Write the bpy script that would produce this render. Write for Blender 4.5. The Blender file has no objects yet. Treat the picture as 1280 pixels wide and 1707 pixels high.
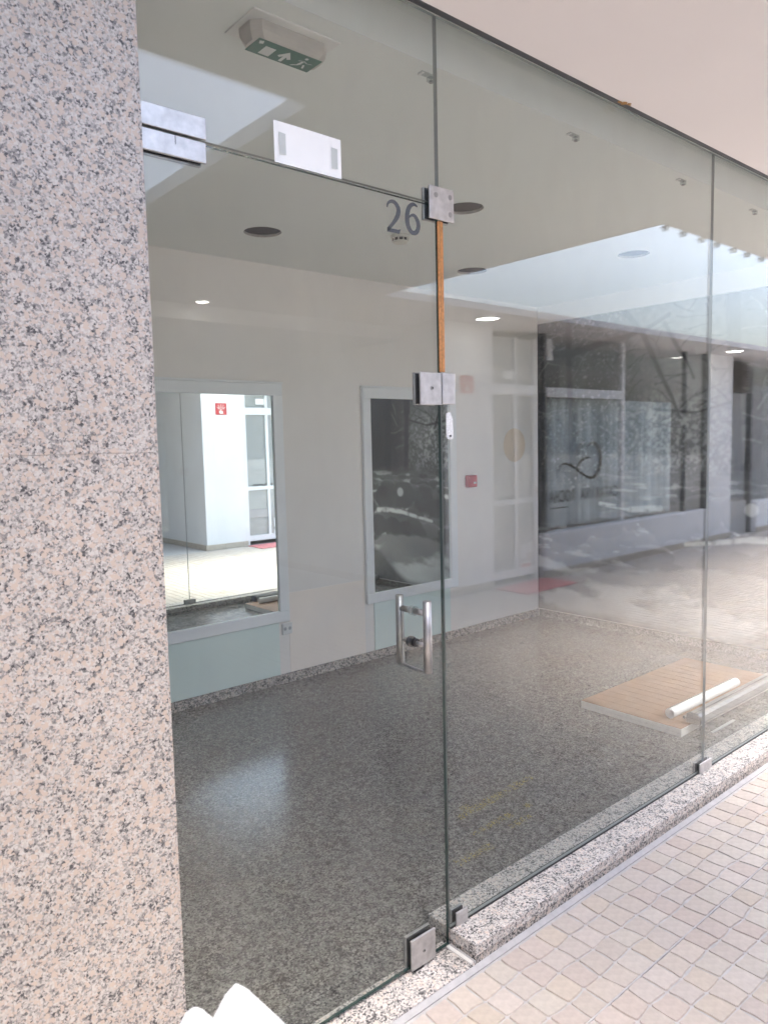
import bpy, bmesh, math, random
import numpy as np
from mathutils import Vector, Matrix
random.seed(7)
S = bpy.context.scene
COL = S.collection

# ------------------------------------------------------------------ camera
CAM = Vector((0.0, -1.4775, 1.5)); FPX = 1245.47; PW, PH = 1280.0, 1707.0
yaw, pitch, roll = 0.7091, -0.0923, -0.0227
fw = Vector((math.sin(yaw)*math.cos(pitch), math.cos(yaw)*math.cos(pitch), math.sin(pitch)))
r0 = Vector((math.cos(yaw), -math.sin(yaw), 0)); u0 = r0.cross(fw)
rt = r0*math.cos(roll) + u0*math.sin(roll); up = u0*math.cos(roll) - r0*math.sin(roll)
cd = bpy.data.cameras.new('camera'); cam = bpy.data.objects.new('camera', cd); COL.objects.link(cam)
cam.matrix_world = Matrix(((rt.x, up.x, -fw.x, CAM.x), (rt.y, up.y, -fw.y, CAM.y), (rt.z, up.z, -fw.z, CAM.z), (0, 0, 0, 1)))
cd.sensor_fit = 'VERTICAL'; cd.sensor_height = 36.0; cd.lens = FPX*36.0/PH
cd.clip_start = 0.02; cd.clip_end = 500
cd.dof.use_dof = True; cd.dof.focus_distance = 2.9; cd.dof.aperture_fstop = cd.lens/4.0
S.camera = cam

def px(u, v, axis, val):
    """photo pixel -> point on the plane coordinate[axis] = val"""
    d = rt*((u-PW/2)/FPX) - up*((v-PH/2)/FPX) + fw
    t = (val-CAM[axis])/d[axis]
    return CAM + d*t

def vis(p):
    d = Vector(p)-CAM; z = d.dot(fw)
    if z < 0.1: return (-9999, -9999)
    return (PW/2+FPX*d.dot(rt)/z, PH/2-FPX*d.dot(up)/z)

# ------------------------------------------------------------------ world, sun, exposure
SUN_EL, SUN_AZ = math.radians(77), math.radians(135)      # azimuth measured from +y towards +x
w = bpy.data.worlds.new('World'); S.world = w; w.use_nodes = True
wn = w.node_tree; bg = wn.nodes['Background']
sky = wn.nodes.new('ShaderNodeTexSky'); sky.sky_type = 'NISHITA'; sky.sun_disc = False
sky.sun_elevation = SUN_EL; sky.sun_rotation = SUN_AZ; sky.air_density = 1.0; sky.dust_density = 6; sky.ozone_density = 1.0
wn.links.new(sky.outputs[0], bg.inputs[0]); bg.inputs[1].default_value = 0.15
sd = bpy.data.lights.new('sun', 'SUN'); sun = bpy.data.objects.new('sun', sd); COL.objects.link(sun)
sd.energy = 0.5; sd.angle = math.radians(50); sd.color = (1.0, 0.95, 0.88)
sdir = Vector((math.sin(SUN_AZ)*math.cos(SUN_EL), math.cos(SUN_AZ)*math.cos(SUN_EL), math.sin(SUN_EL)))
sun.rotation_euler = sdir.to_track_quat('Z', 'Y').to_euler(); sun.location = (0, 0, 12)
S.view_settings.view_transform = 'Standard'; S.view_settings.look = 'None'
S.view_settings.exposure = 2.85; S.view_settings.gamma = 1.0; S.view_settings.use_curve_mapping = False
S.render.engine = 'CYCLES'
S.cycles.use_denoising = True
S.cycles.max_bounces = 14; S.cycles.diffuse_bounces = 7; S.cycles.glossy_bounces = 8
S.cycles.transparent_max_bounces = 40; S.cycles.sample_clamp_indirect = 6.0; S.cycles.blur_glossy = 0.3

# ------------------------------------------------------------------ materials
def nmat(name):
    m = bpy.data.materials.new(name); m.use_nodes = True
    return m, m.node_tree, m.node_tree.nodes['Principled BSDF']
def lk(nt, a, b): nt.links.new(a, b)
def plain(name, col, rough=0.6, metal=0.0, var=0.04, scale=6.0, bump=0.0, bscale=200.0, spec=0.5):
    """painted / moulded surface: slight procedural tone variation and fine relief"""
    m, nt, b = nmat(name)
    tc = nt.nodes.new('ShaderNodeTexCoord')
    n = nt.nodes.new('ShaderNodeTexNoise'); n.inputs['Scale'].default_value = scale; n.inputs['Detail'].default_value = 5
    lk(nt, tc.outputs['Object'], n.inputs['Vector'])
    cr = nt.nodes.new('ShaderNodeValToRGB')
    cr.color_ramp.elements[0].position = 0.3; cr.color_ramp.elements[1].position = 0.7
    cr.color_ramp.elements[0].color = tuple(c*(1-var) for c in col)+(1,)
    cr.color_ramp.elements[1].color = tuple(min(1, c*(1+var)) for c in col)+(1,)
    lk(nt, n.outputs['Fac'], cr.inputs['Fac']); lk(nt, cr.outputs[0], b.inputs['Base Color'])
    b.inputs['Roughness'].default_value = rough; b.inputs['Metallic'].default_value = metal
    b.inputs['Specular IOR Level'].default_value = spec
    if bump > 0:
        n2 = nt.nodes.new('ShaderNodeTexNoise'); n2.inputs['Scale'].default_value = bscale; n2.inputs['Detail'].default_value = 3
        lk(nt, tc.outputs['Object'], n2.inputs['Vector'])
        bp = nt.nodes.new('ShaderNodeBump'); bp.inputs['Strength'].default_value = bump; bp.inputs['Distance'].default_value = 0.002
        lk(nt, n2.outputs['Fac'], bp.inputs['Height']); lk(nt, bp.outputs[0], b.inputs['Normal'])
    return m

def granite(name, stops, patch, patch_amt, cell=135.0, rough=0.35, bump=0.05):
    """speckled granite: distorted Voronoi crystals sorted into mineral colours, larger feldspar patches"""
    m, nt, b = nmat(name)
    tc = nt.nodes.new('ShaderNodeTexCoord')
    nd = nt.nodes.new('ShaderNodeTexNoise'); nd.inputs['Scale'].default_value = 160; nd.inputs['Detail'].default_value = 3
    lk(nt, tc.outputs['Object'], nd.inputs['Vector'])
    sb = nt.nodes.new('ShaderNodeVectorMath'); sb.operation = 'SUBTRACT'; sb.inputs[1].default_value = (.5, .5, .5)
    lk(nt, nd.outputs['Color'], sb.inputs[0])
    sc = nt.nodes.new('ShaderNodeVectorMath'); sc.operation = 'SCALE'; sc.inputs['Scale'].default_value = 0.012
    lk(nt, sb.outputs[0], sc.inputs[0])
    ad = nt.nodes.new('ShaderNodeVectorMath'); ad.operation = 'ADD'
    lk(nt, tc.outputs['Object'], ad.inputs[0]); lk(nt, sc.outputs[0], ad.inputs[1])
    v = nt.nodes.new('ShaderNodeTexVoronoi'); v.inputs['Scale'].default_value = cell
    lk(nt, ad.outputs[0], v.inputs['Vector'])
    sp = nt.nodes.new('ShaderNodeSeparateColor'); lk(nt, v.outputs['Color'], sp.inputs[0])
    # regional clustering: dark minerals gather in veins
    nc = nt.nodes.new('ShaderNodeTexNoise'); nc.inputs['Scale'].default_value = 34; nc.inputs['Detail'].default_value = 4; nc.inputs['Roughness'].default_value = .65
    lk(nt, tc.outputs['Object'], nc.inputs['Vector'])
    ma = nt.nodes.new('ShaderNodeMath'); ma.operation = 'MULTIPLY_ADD'; ma.inputs[1].default_value = 1.5; ma.inputs[2].default_value = -0.75
    lk(nt, nc.outputs['Fac'], ma.inputs[0])
    s2 = nt.nodes.new('ShaderNodeMath'); s2.operation = 'ADD'; s2.use_clamp = True
    lk(nt, sp.outputs[0], s2.inputs[0]); lk(nt, ma.outputs[0], s2.inputs[1])
    cr = nt.nodes.new('ShaderNodeValToRGB'); cr.color_ramp.interpolation = 'CONSTANT'
    el = cr.color_ramp.elements
    el[0].position = 0; el[0].color = stops[0][1]+(1,)
    el[1].position = stops[1][0]; el[1].color = stops[1][1]+(1,)
    for p, c in stops[2:]:
        e = el.new(p); e.color = c+(1,)
    lk(nt, s2.outputs[0], cr.inputs['Fac'])
    # large feldspar crystals
    v2 = nt.nodes.new('ShaderNodeTexVoronoi'); v2.inputs['Scale'].default_value = cell*0.36
    lk(nt, ad.outputs[0], v2.inputs['Vector'])
    sp2 = nt.nodes.new('ShaderNodeSeparateColor'); lk(nt, v2.outputs['Color'], sp2.inputs[0])
    gt = nt.nodes.new('ShaderNodeMath'); gt.operation = 'GREATER_THAN'; gt.inputs[1].default_value = 1-patch_amt
    lk(nt, sp2.outputs[1], gt.inputs[0])
    ds = nt.nodes.new('ShaderNodeMath'); ds.operation = 'LESS_THAN'; ds.inputs[1].default_value = 0.46
    lk(nt, v2.outputs['Distance'], ds.inputs[0])
    mm = nt.nodes.new('ShaderNodeMath'); mm.operation = 'MULTIPLY'; lk(nt, gt.outputs[0], mm.inputs[0]); lk(nt, ds.outputs[0], mm.inputs[1])
    mx = nt.nodes.new('ShaderNodeMix'); mx.data_type = 'RGBA'
    lk(nt, mm.outputs[0], mx.inputs['Factor']); lk(nt, cr.outputs[0], mx.inputs['A']); mx.inputs['B'].default_value = patch+(1,)
    # soft tone drift
    n3 = nt.nodes.new('ShaderNodeTexNoise'); n3.inputs['Scale'].default_value = 5; n3.inputs['Detail'].default_value = 4
    lk(nt, tc.outputs['Object'], n3.inputs['Vector'])
    mr = nt.nodes.new('ShaderNodeMapRange'); mr.inputs['To Min'].default_value = .86; mr.inputs['To Max'].default_value = 1.12
    lk(nt, n3.outputs['Fac'], mr.inputs['Value'])
    ml = nt.nodes.new('ShaderNodeVectorMath'); ml.operation = 'SCALE'; lk(nt, mx.outputs['Result'], ml.inputs[0]); lk(nt, mr.outputs[0], ml.inputs['Scale'])
    lk(nt, ml.outputs[0], b.inputs['Base Color']); b.inputs['Roughness'].default_value = rough; b.inputs['Specular IOR Level'].default_value = .3
    bp = nt.nodes.new('ShaderNodeBump'); bp.inputs['Strength'].default_value = bump; bp.inputs['Distance'].default_value = 0.001
    lk(nt, sp.outputs[1], bp.inputs['Height']); lk(nt, bp.outputs[0], b.inputs['Normal'])
    return m

def glass(name, tint, ior=1.45, rough=0.0, dust=0.0):
    """clear pane: Fresnel share mirrored, the rest let straight through"""
    m = bpy.data.materials.new(name); m.use_nodes = True; nt = m.node_tree; nt.nodes.clear()
    o = nt.nodes.new('ShaderNodeOutputMaterial'); mix = nt.nodes.new('ShaderNodeMixShader')
    t = nt.nodes.new('ShaderNodeBsdfTransparent'); g = nt.nodes.new('ShaderNodeBsdfGlossy')
    t.inputs[0].default_value = tint+(1,); g.inputs['Roughness'].default_value = rough; g.inputs['Color'].default_value = (1, 1, 1, 1)
    f = nt.nodes.new('ShaderNodeFresnel'); geo = nt.nodes.new('ShaderNodeNewGeometry')
    mr = nt.nodes.new('ShaderNodeMapRange'); mr.inputs['To Min'].default_value = ior; mr.inputs['To Max'].default_value = 1/ior
    lk(nt, geo.outputs['Backfacing'], mr.inputs['Value']); lk(nt, mr.outputs[0], f.inputs['IOR'])
    lk(nt, f.outputs[0], mix.inputs[0]); lk(nt, t.outputs[0], mix.inputs[1]); lk(nt, g.outputs[0], mix.inputs[2])
    if dust:
        tc = nt.nodes.new('ShaderNodeTexCoord'); mp = nt.nodes.new('ShaderNodeMapping'); mp.inputs['Scale'].default_value = (1.6, 1, .7); mp.inputs['Rotation'].default_value = (0, .5, 0)
        n = nt.nodes.new('ShaderNodeTexNoise'); n.inputs['Scale'].default_value = 4.5; n.inputs['Detail'].default_value = 9; n.inputs['Roughness'].default_value = .72; n.inputs['Distortion'].default_value = .8
        lk(nt, tc.outputs['Object'], mp.inputs[0]); lk(nt, mp.outputs[0], n.inputs['Vector'])
        m2 = nt.nodes.new('ShaderNodeMapRange'); m2.inputs['From Min'].default_value = .42; m2.inputs['From Max'].default_value = .75; m2.inputs['To Min'].default_value = dust*.35; m2.inputs['To Max'].default_value = dust*2
        lk(nt, n.outputs['Fac'], m2.inputs['Value'])
        d = nt.nodes.new('ShaderNodeBsdfDiffuse'); d.inputs['Color'].default_value = (.8, .79, .77, 1); mx = nt.nodes.new('ShaderNodeMixShader')
        lk(nt, m2.outputs[0], mx.inputs[0]); lk(nt, mix.outputs[0], mx.inputs[1]); lk(nt, d.outputs[0], mx.inputs[2]); lk(nt, mx.outputs[0], o.inputs[0])
    else: lk(nt, mix.outputs[0], o.inputs[0])
    return m

def emit(name, col, s):
    m, nt, b = nmat(name); b.inputs['Base Color'].default_value = col+(1,)
    b.inputs['Emission Color'].default_value = col+(1,); b.inputs['Emission Strength'].default_value = s
    return m

def attr_mat(name, rough=0.6, noise=0.1, nscale=40, bump=0.2, attr='tint', spec=0.5):
    m, nt, b = nmat(name)
    a = nt.nodes.new('ShaderNodeAttribute'); a.attribute_name = attr
    tc = nt.nodes.new('ShaderNodeTexCoord'); n = nt.nodes.new('ShaderNodeTexNoise'); n.inputs['Scale'].default_value = nscale; n.inputs['Detail'].default_value = 5
    lk(nt, tc.outputs['Object'], n.inputs['Vector'])
    mr = nt.nodes.new('ShaderNodeMapRange'); mr.inputs['From Min'].default_value = .25; mr.inputs['From Max'].default_value = .75
    mr.inputs['To Min'].default_value = 1-noise; mr.inputs['To Max'].default_value = 1+noise
    lk(nt, n.outputs['Fac'], mr.inputs['Value'])
    ml = nt.nodes.new('ShaderNodeVectorMath'); ml.operation = 'SCALE'; lk(nt, a.outputs['Color'], ml.inputs[0]); lk(nt, mr.outputs[0], ml.inputs['Scale'])
    lk(nt, ml.outputs[0], b.inputs['Base Color']); b.inputs['Roughness'].default_value = rough; b.inputs['Specular IOR Level'].default_value = spec
    if bump:
        bp = nt.nodes.new('ShaderNodeBump'); bp.inputs['Strength'].default_value = bump; bp.inputs['Distance'].default_value = 0.002
        lk(nt, n.outputs['Fac'], bp.inputs['Height']); lk(nt, bp.outputs[0], b.inputs['Normal'])
    return m

def steel(name, col=(.55, .55, .56), rough=0.32):
    m, nt, b = nmat(name); b.inputs['Metallic'].default_value = 1
    tc = nt.nodes.new('ShaderNodeTexCoord'); mp = nt.nodes.new('ShaderNodeMapping'); mp.inputs['Scale'].default_value = (900, 900, 25)
    n = nt.nodes.new('ShaderNodeTexNoise'); n.inputs['Scale'].default_value = 1; n.inputs['Detail'].default_value = 3
    lk(nt, tc.outputs['Object'], mp.inputs[0]); lk(nt, mp.outputs[0], n.inputs['Vector'])
    mr = nt.nodes.new('ShaderNodeMapRange'); mr.inputs['To Min'].default_value = rough-.08; mr.inputs['To Max'].default_value = rough+.15
    lk(nt, n.outputs['Fac'], mr.inputs['Value']); lk(nt, mr.outputs[0], b.inputs['Roughness'])
    n2 = nt.nodes.new('ShaderNodeTexNoise'); n2.inputs['Scale'].default_value = 45; n2.inputs['Detail'].default_value = 6
    lk(nt, tc.outputs['Object'], n2.inputs['Vector'])
    cr = nt.nodes.new('ShaderNodeValToRGB'); cr.color_ramp.elements[0].position = .3; cr.color_ramp.elements[1].position = .7
    cr.color_ramp.elements[0].color = tuple(c*.82 for c in col)+(1,); cr.color_ramp.elements[1].color = tuple(min(1, c*1.1) for c in col)+(1,)
    lk(nt, n2.outputs['Fac'], cr.inputs[0]); lk(nt, cr.outputs[0], b.inputs['Base Color'])
    return m

M = {}
M['granite_pink'] = granite('granite_pink', [(0, (.06, .06, .065)), (.035, (.13, .128, .13)), (.12, (.20, .196, .195)), (.27, (.30, .288, .278)), (.42, (.40, .378, .36)), (.62, (.465, .447, .428)), (.82, (.435, .365, .32))], (.435, .365, .315), .22, cell=255, rough=.5)
M['granite_sill'] = granite('granite_sill', [(0, (.07, .07, .072)), (.10, (.20, .197, .195)), (.26, (.40, .385, .375)), (.48, (.60, .575, .55)), (.74, (.70, .675, .645)), (.92, (.66, .56, .49))], (.64, .57, .52), .10, cell=230, rough=.45)
M['granite_floor'] = granite('granite_floor', [(0, (.022, .022, .022)), (.14, (.066, .066, .062)), (.34, (.128, .127, .119)), (.58, (.188, .187, .174)), (.82, (.28, .277, .26))], (.20, .197, .185), .07, cell=185, rough=.18, bump=.02)
M['granite_skirt'] = granite('granite_skirt', [(0, (.05, .05, .05)), (.2, (.17, .165, .16)), (.42, (.36, .345, .33)), (.66, (.48, .45, .42)), (.85, (.55, .48, .42))], (.5, .43, .38), .15, cell=200, rough=.35)
M['glass'] = glass('clear_glass', (.968, .985, .976), dust=.012)
M['glass_dark'] = glass('window_glass', (.97, .98, .98))
M['glass_edge'] = plain('glass_cut_edge', (.012, .045, .04), rough=.15)
M['steel'] = steel('brushed_steel', (.45, .45, .455), .42); M['steel_dull'] = steel('dull_zinc', (.60, .59, .59), .5)
M['screw'] = plain('screw_head', (.35, .35, .35), .35, 1.0)
M['black'] = plain('black_rubber', (.02, .02, .022), .5)
M['digit'] = plain('grey_vinyl', (.075, .085, .095), .45)
M['paper'] = plain('white_paper', (.86, .87, .86), .8, var=.015, scale=20)
M['leaflet'] = plain('leaflet_paper', (.50, .535, .59), .7, var=.03, scale=30)
M['tape'] = plain('matte_tape', (.52, .55, .53), .5)
M['wood'] = plain('amber_seal', (.50, .22, .07), .4, var=.3, scale=160)
M['worn'] = plain('worn_zinc', (.78, .78, .77), .35, .6, var=.25, scale=240, bump=.4, bscale=500)
M['wall'] = plain('cream_wall', (.83, .80, .765), .75, var=.035, scale=1.7, bump=.1, bscale=260)
M['wall_patch'] = plain('wall_patch', (.90, .82, .745), .7, var=.02, scale=3)
M['ceil'] = plain('ceiling_paint', (.77, .80, .775), .8, var=.015, scale=1.5)
M['frame'] = plain('grey_frame', (.83, .85, .86), .45, var=.02)
M['greenpanel'] = plain('pale_green_glass', (.72, .84, .80), .12, var=.02, scale=2)
M['joint_edge'] = plain('silicone_edge', (.26, .29, .28), rough=.3)
M['mirror'], _nt, _b = nmat('mirror_silver'); _b.inputs['Metallic'].default_value = 1; _b.inputs['Roughness'].default_value = 0.0; _b.inputs['Base Color'].default_value = (.86, .92, .90, 1)
M['soffit'] = plain('soffit_plaster', (.72, .69, .68), .8, var=.02, scale=1.2, bump=.06, bscale=120)
M['rust'] = plain('rust_stain', (.36, .20, .07), .8, var=.4, scale=300)
M['white'] = plain('white_render', (.76, .76, .77), .7, var=.025, scale=1.5, bump=.08, bscale=150)
M['plinth'] = plain('beige_tile', (.46, .40, .33), .6, var=.12, scale=18)
M['grout'] = plain('grout', (.47, .465, .47), .8, var=.12, scale=30, bump=.2)
M['stone'] = attr_mat('paver_face', .55, .10, 55, .35)
M['red'] = plain('sign_red', (.52, .045, .05), .4); M['signwhite'] = plain('sign_white', (.85, .80, .74), .5)
M['green'] = plain('exit_green', (.008, .115, .075), .35); M['housing'] = plain('aged_housing', (.46, .44, .405), .35, var=.08, scale=14)
M['picto'] = plain('pictogram_white', (.62, .66, .63), .4)
M['plate'] = plain('white_plastic', (.72, .72, .70), .45); M['plateoff'] = plain('ivory_plastic', (.66, .66, .60), .45)
M['dark'] = plain('dark_void', (.02, .02, .021), .9); M['plaster'] = plain('broken_plaster', (.42, .41, .38), .9, var=.2, scale=90)
M['clear'] = glass('clear_plastic', (.86, .88, .88))
M['board'] = plain('board_face', (.28, .155, .08), .6, var=.10, scale=9, bump=.15, bscale=60); M['boardedge'] = plain('foam_edge', (.68, .68, .65), .8, var=.06, scale=60, bump=.3)
M['alu'] = plain('grey_aluminium', (.40, .42, .42), .4, .3); M['alu2'] = plain('pale_aluminium', (.24, .25, .25), .38, .2)
M['curtain'] = plain('curtain_fabric', (.76, .84, .86), .85, var=.06, scale=30)
M['gold'] = plain('gold_vinyl', (.06, .045, .02), .4, .3); M['text'] = plain('dark_vinyl', (.025, .026, .025), .5)
M['frosted'] = plain('frosted_film', (.40, .39, .385), .7); M['sticker'] = plain('orange_sticker', (.78, .66, .52), .6)
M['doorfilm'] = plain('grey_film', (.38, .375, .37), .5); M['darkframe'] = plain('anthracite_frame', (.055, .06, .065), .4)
M['whiteframe'] = plain('white_frame', (.74, .75, .76), .35); M['louvre'] = plain('brown_louvre', (.15, .13, .115), .6)
M['mat'] = plain('mat_red', (.56, .20, .21), .95, var=.45, scale=26, bump=.6, bscale=300)
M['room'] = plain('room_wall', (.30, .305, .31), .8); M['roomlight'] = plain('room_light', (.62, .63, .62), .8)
M['stain'] = None
M['lamp'] = emit('lamp_diffuser', (1.0, .98, .94), 7.0)
M['joint'] = plain('stone_joint', (.50, .46, .43), .8)
M['mortar'] = plain('pale_mortar', (.44, .44, .45), .8, var=.08, scale=40)
M['concrete'] = plain('roof_concrete', (.40, .39, .38), .9, var=.1)
M['mural'] = attr_mat('mural_print', .55, .05, 300, 0, spec=.3)
_m, _nt, _b = nmat('pleat_shade_curtain'); _b.inputs['Roughness'].default_value = .85  # curtain: light and dark bands in the colour paint the shading of its pleats
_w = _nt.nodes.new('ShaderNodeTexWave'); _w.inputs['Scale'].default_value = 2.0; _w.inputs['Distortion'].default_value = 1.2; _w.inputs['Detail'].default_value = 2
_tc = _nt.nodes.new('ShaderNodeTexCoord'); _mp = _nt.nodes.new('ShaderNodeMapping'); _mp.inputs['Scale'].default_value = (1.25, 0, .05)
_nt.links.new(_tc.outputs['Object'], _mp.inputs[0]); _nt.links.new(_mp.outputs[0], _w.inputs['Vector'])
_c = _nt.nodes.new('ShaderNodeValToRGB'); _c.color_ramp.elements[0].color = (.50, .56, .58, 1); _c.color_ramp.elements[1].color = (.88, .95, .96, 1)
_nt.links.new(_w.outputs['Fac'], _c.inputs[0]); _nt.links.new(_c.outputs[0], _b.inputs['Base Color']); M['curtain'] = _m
# faded yellow lettering residue: patchy
_m, _nt, _b = nmat('yellow_residue'); _b.inputs['Base Color'].default_value = (.42, .33, .06, 1); _b.inputs['Roughness'].default_value = .6
_n = _nt.nodes.new('ShaderNodeTexNoise'); _n.inputs['Scale'].default_value = 130; _n.inputs['Detail'].default_value = 4
_tc = _nt.nodes.new('ShaderNodeTexCoord'); _nt.links.new(_tc.outputs['Object'], _n.inputs['Vector'])
_mr = _nt.nodes.new('ShaderNodeMapRange'); _mr.inputs['From Min'].default_value = .38; _mr.inputs['From Max'].default_value = .6; _mr.inputs['To Max'].default_value = .68
_nt.links.new(_n.outputs['Fac'], _mr.inputs['Value']); _nt.links.new(_mr.outputs[0], _b.inputs['Alpha']); M['stain'] = _m

# ------------------------------------------------------------------ helpers
WL = {}
def tag(o, label=None, cat=None, group=None, kind=None):
    if label: o['label'] = label
    if cat: o['category'] = cat
    if group: o['group'] = group
    if kind: o['kind'] = kind
    return o
def thing(name, label, cat, loc=(0, 0, 0), group=None):
    o = bpy.data.objects.new(name, None); COL.objects.link(o); o.location = loc; o.empty_display_size = .05
    WL[o] = Vector(loc); return tag(o, label, cat, group)
class MB:
    def __init__(s): s.bm = bmesh.new()
    def box(s, x0, x1, y0, y1, z0, z1, bev=0, mi=0, seg=1):
        vs = [s.bm.verts.new((x, y, z)) for x in (x0, x1) for y in (y0, y1) for z in (z0, z1)]
        fs = [s.bm.faces.new([vs[i] for i in q]) for q in ((0, 1, 3, 2), (4, 6, 7, 5), (0, 4, 5, 1), (2, 3, 7, 6), (0, 2, 6, 4), (1, 5, 7, 3))]
        for f in fs: f.material_index = mi
        if bev:
            es = list({e for f in fs for e in f.edges}); bmesh.ops.bevel(s.bm, geom=es, offset=bev, segments=seg, affect='EDGES', profile=.5)
        return s
    def tube(s, p0, p1, r, seg=16, r1=None, cap=True, mi=0):
        p0, p1 = Vector(p0), Vector(p1); d = (p1-p0).normalized()
        a = d.orthogonal().normalized(); b = d.cross(a); r1 = r if r1 is None else r1
        A = [s.bm.verts.new(p0+(a*math.cos(t)+b*math.sin(t))*r) for t in [2*math.pi*i/seg for i in range(seg)]]
        B = [s.bm.verts.new(p1+(a*math.cos(t)+b*math.sin(t))*r1) for t in [2*math.pi*i/seg for i in range(seg)]]
        for i in range(seg):
            f = s.bm.faces.new((A[i], A[(i+1) % seg], B[(i+1) % seg], B[i])); f.smooth = True; f.material_index = mi
        if cap:
            s.bm.faces.new(A[::-1]).material_index = mi; s.bm.faces.new(B).material_index = mi
        return s
    def path(s, pts, r, seg=10, closed=False):
        pts = [Vector(p) for p in pts]; rings = []
        prev = None
        for i, p in enumerate(pts):
            d = (pts[min(i+1, len(pts)-1)]-pts[max(i-1, 0)]).normalized()
            a = (prev - d*prev.dot(d)).normalized() if prev else d.orthogonal().normalized()
            prev = a; b = d.cross(a)
            rings.append([s.bm.verts.new(p+(a*math.cos(t)+b*math.sin(t))*r) for t in [2*math.pi*k/seg for k in range(seg)]])
        for A, B in zip(rings, rings[1:]):
            for i in range(seg):
                s.bm.faces.new((A[i], A[(i+1) % seg], B[(i+1) % seg], B[i])).smooth = True
        s.bm.faces.new(rings[0][::-1]); s.bm.faces.new(rings[-1]); return s
    def prism(s, poly, fn, h0, h1):
        """poly of 2D points; fn(a, b, h) -> 3D"""
        A = [s.bm.verts.new(fn(a, b, h0)) for a, b in poly]; B = [s.bm.verts.new(fn(a, b, h1)) for a, b in poly]
        n = len(poly)
        for i in range(n): s.bm.faces.new((A[i], A[(i+1) % n], B[(i+1) % n], B[i]))
        s.bm.faces.new(A[::-1]); s.bm.faces.new(B); return s
    def poly(s, pts):
        s.bm.faces.new([s.bm.verts.new(p) for p in pts]); return s
    def ribbon(s, pts, fn):
        """pts (a, b, width): a flat stroke of varying width"""
        P = [Vector((p[0], p[1])) for p in pts]; L = []
        for i, p in enumerate(P):
            d = (P[min(i+1, len(P)-1)]-P[max(i-1, 0)]).normalized(); n = Vector((-d.y, d.x))*pts[i][2]/2
            L.append((s.bm.verts.new(fn(*(p+n))), s.bm.verts.new(fn(*(p-n)))))
        for a, b in zip(L, L[1:]): s.bm.faces.new((a[0], b[0], b[1], a[1]))
        return s
    def build(s, name, mats, parent=None):
        bmesh.ops.recalc_face_normals(s.bm, faces=s.bm.faces)
        off = WL.get(parent, Vector((0, 0, 0)))
        for v in s.bm.verts: v.co -= off
        me = bpy.data.meshes.new(name); s.bm.to_mesh(me); s.bm.free()
        for m in (mats if isinstance(mats, (list, tuple)) else [mats]): me.materials.append(M[m])
        o = bpy.data.objects.new(name, me); COL.objects.link(o)
        if parent: o.parent = parent
        WL[o] = off.copy(); return o
def struct(o): o['kind'] = 'structure'; return o
def smooth_path(pts, n=8):
    """Catmull-Rom through tuples"""
    A = [np.array(p, float) for p in pts]; A = [2*A[0]-A[1]]+A+[2*A[-1]-A[-2]]; out = []
    for i in range(1, len(A)-2):
        for k in range(n):
            t = k/n
            out.append(.5*((2*A[i])+(-A[i-1]+A[i+1])*t+(2*A[i-1]-5*A[i]+4*A[i+1]-A[i+2])*t*t+(-A[i-1]+3*A[i]-3*A[i+1]+A[i+2])*t**3))
    out.append(A[-2]); return [tuple(o) for o in out]
def circ(cx, cy, r, n=24): return [(cx+r*math.cos(2*math.pi*i/n), cy+r*math.sin(2*math.pi*i/n)) for i in range(n)]
def color_attr(me, cols):
    a = me.color_attributes.new('tint', 'FLOAT_COLOR', 'POINT')
    a.data.foreach_set('color', np.concatenate([cols, np.ones((len(cols), 1))], 1).astype(np.float32).ravel())
def text_mesh(name, body, size, mat, parent, loc, rot, sx=1.0):
    c = bpy.data.curves.new(name, 'FONT'); c.body = body; c.size = size; c.extrude = .0004; c.offset = size*.026; c.align_x = 'CENTER'
    t = bpy.data.objects.new('tmp_text', c); COL.objects.link(t)
    bpy.context.view_layer.update()
    me = bpy.data.meshes.new_from_object(t.evaluated_get(bpy.context.evaluated_depsgraph_get())); bpy.data.objects.remove(t)
    mt = Matrix.Translation(Vector(loc)-WL.get(parent, Vector((0, 0, 0)))) @ rot @ Matrix.Diagonal((sx, 1, 1, 1))
    me.transform(mt); me.materials.clear(); me.materials.append(M[mat]); me.name = name
    o = bpy.data.objects.new(name, me); COL.objects.link(o); o.parent = parent; WL[o] = WL.get(parent, Vector((0, 0, 0))).copy(); return o
ROT_OPP = Matrix.Rotation(math.pi, 4, 'Z') @ Matrix.Rotation(math.pi/2, 4, 'X')       # text on the opposite wall, read from the gallery

# ------------------------------------------------------------------ key dimensions (metres)
ZT = 2.62; ZS = 0.067; ZTH = 0.012; ZF = 0.008; ZC = 2.577
XD = 1.481; XJ = 3.041; YB = 2.43; XC = 5.06; YS = -.104
Y_OPP = -3.5; ZDT = 2.134; ZDB = .022

# ================================================================== STRUCTURE
# gallery ground (grout bed) with individual paver stones
g = MB(); g.poly([(-9, -9, -.004), (19, -9, -.004), (19, YS+.001, -.004), (-9, YS+.001, -.004)])
pave = tag(struct(g.build('pavement', 'grout')), None, None)
pave['label'] = 'cream and pink cobble patterned paving of the gallery'
g = MB(); g.poly([(-60, -60, -.05), (60, -60, -.05), (60, 60, -.05), (-60, 60, -.05)]); struct(g.build('ground', 'concrete'))
PAL = [(.66, .595, .54), (.68, .61, .545), (.645, .555, .50), (.68, .635, .585), (.69, .645, .58), (.655, .60, .555), (.67, .59, .50), (.70, .65, .60), (.66, .575, .53), (.69, .63, .59)]
rs = np.random.RandomState(3)
CS = .0775; XG0 = 1.487 - 40*CS*4; YG0 = -.127
RA = np.random.RandomState(3).rand(400, 80, 2)-.5; RB = np.random.RandomState(4).rand(400, 80, 8)
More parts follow.
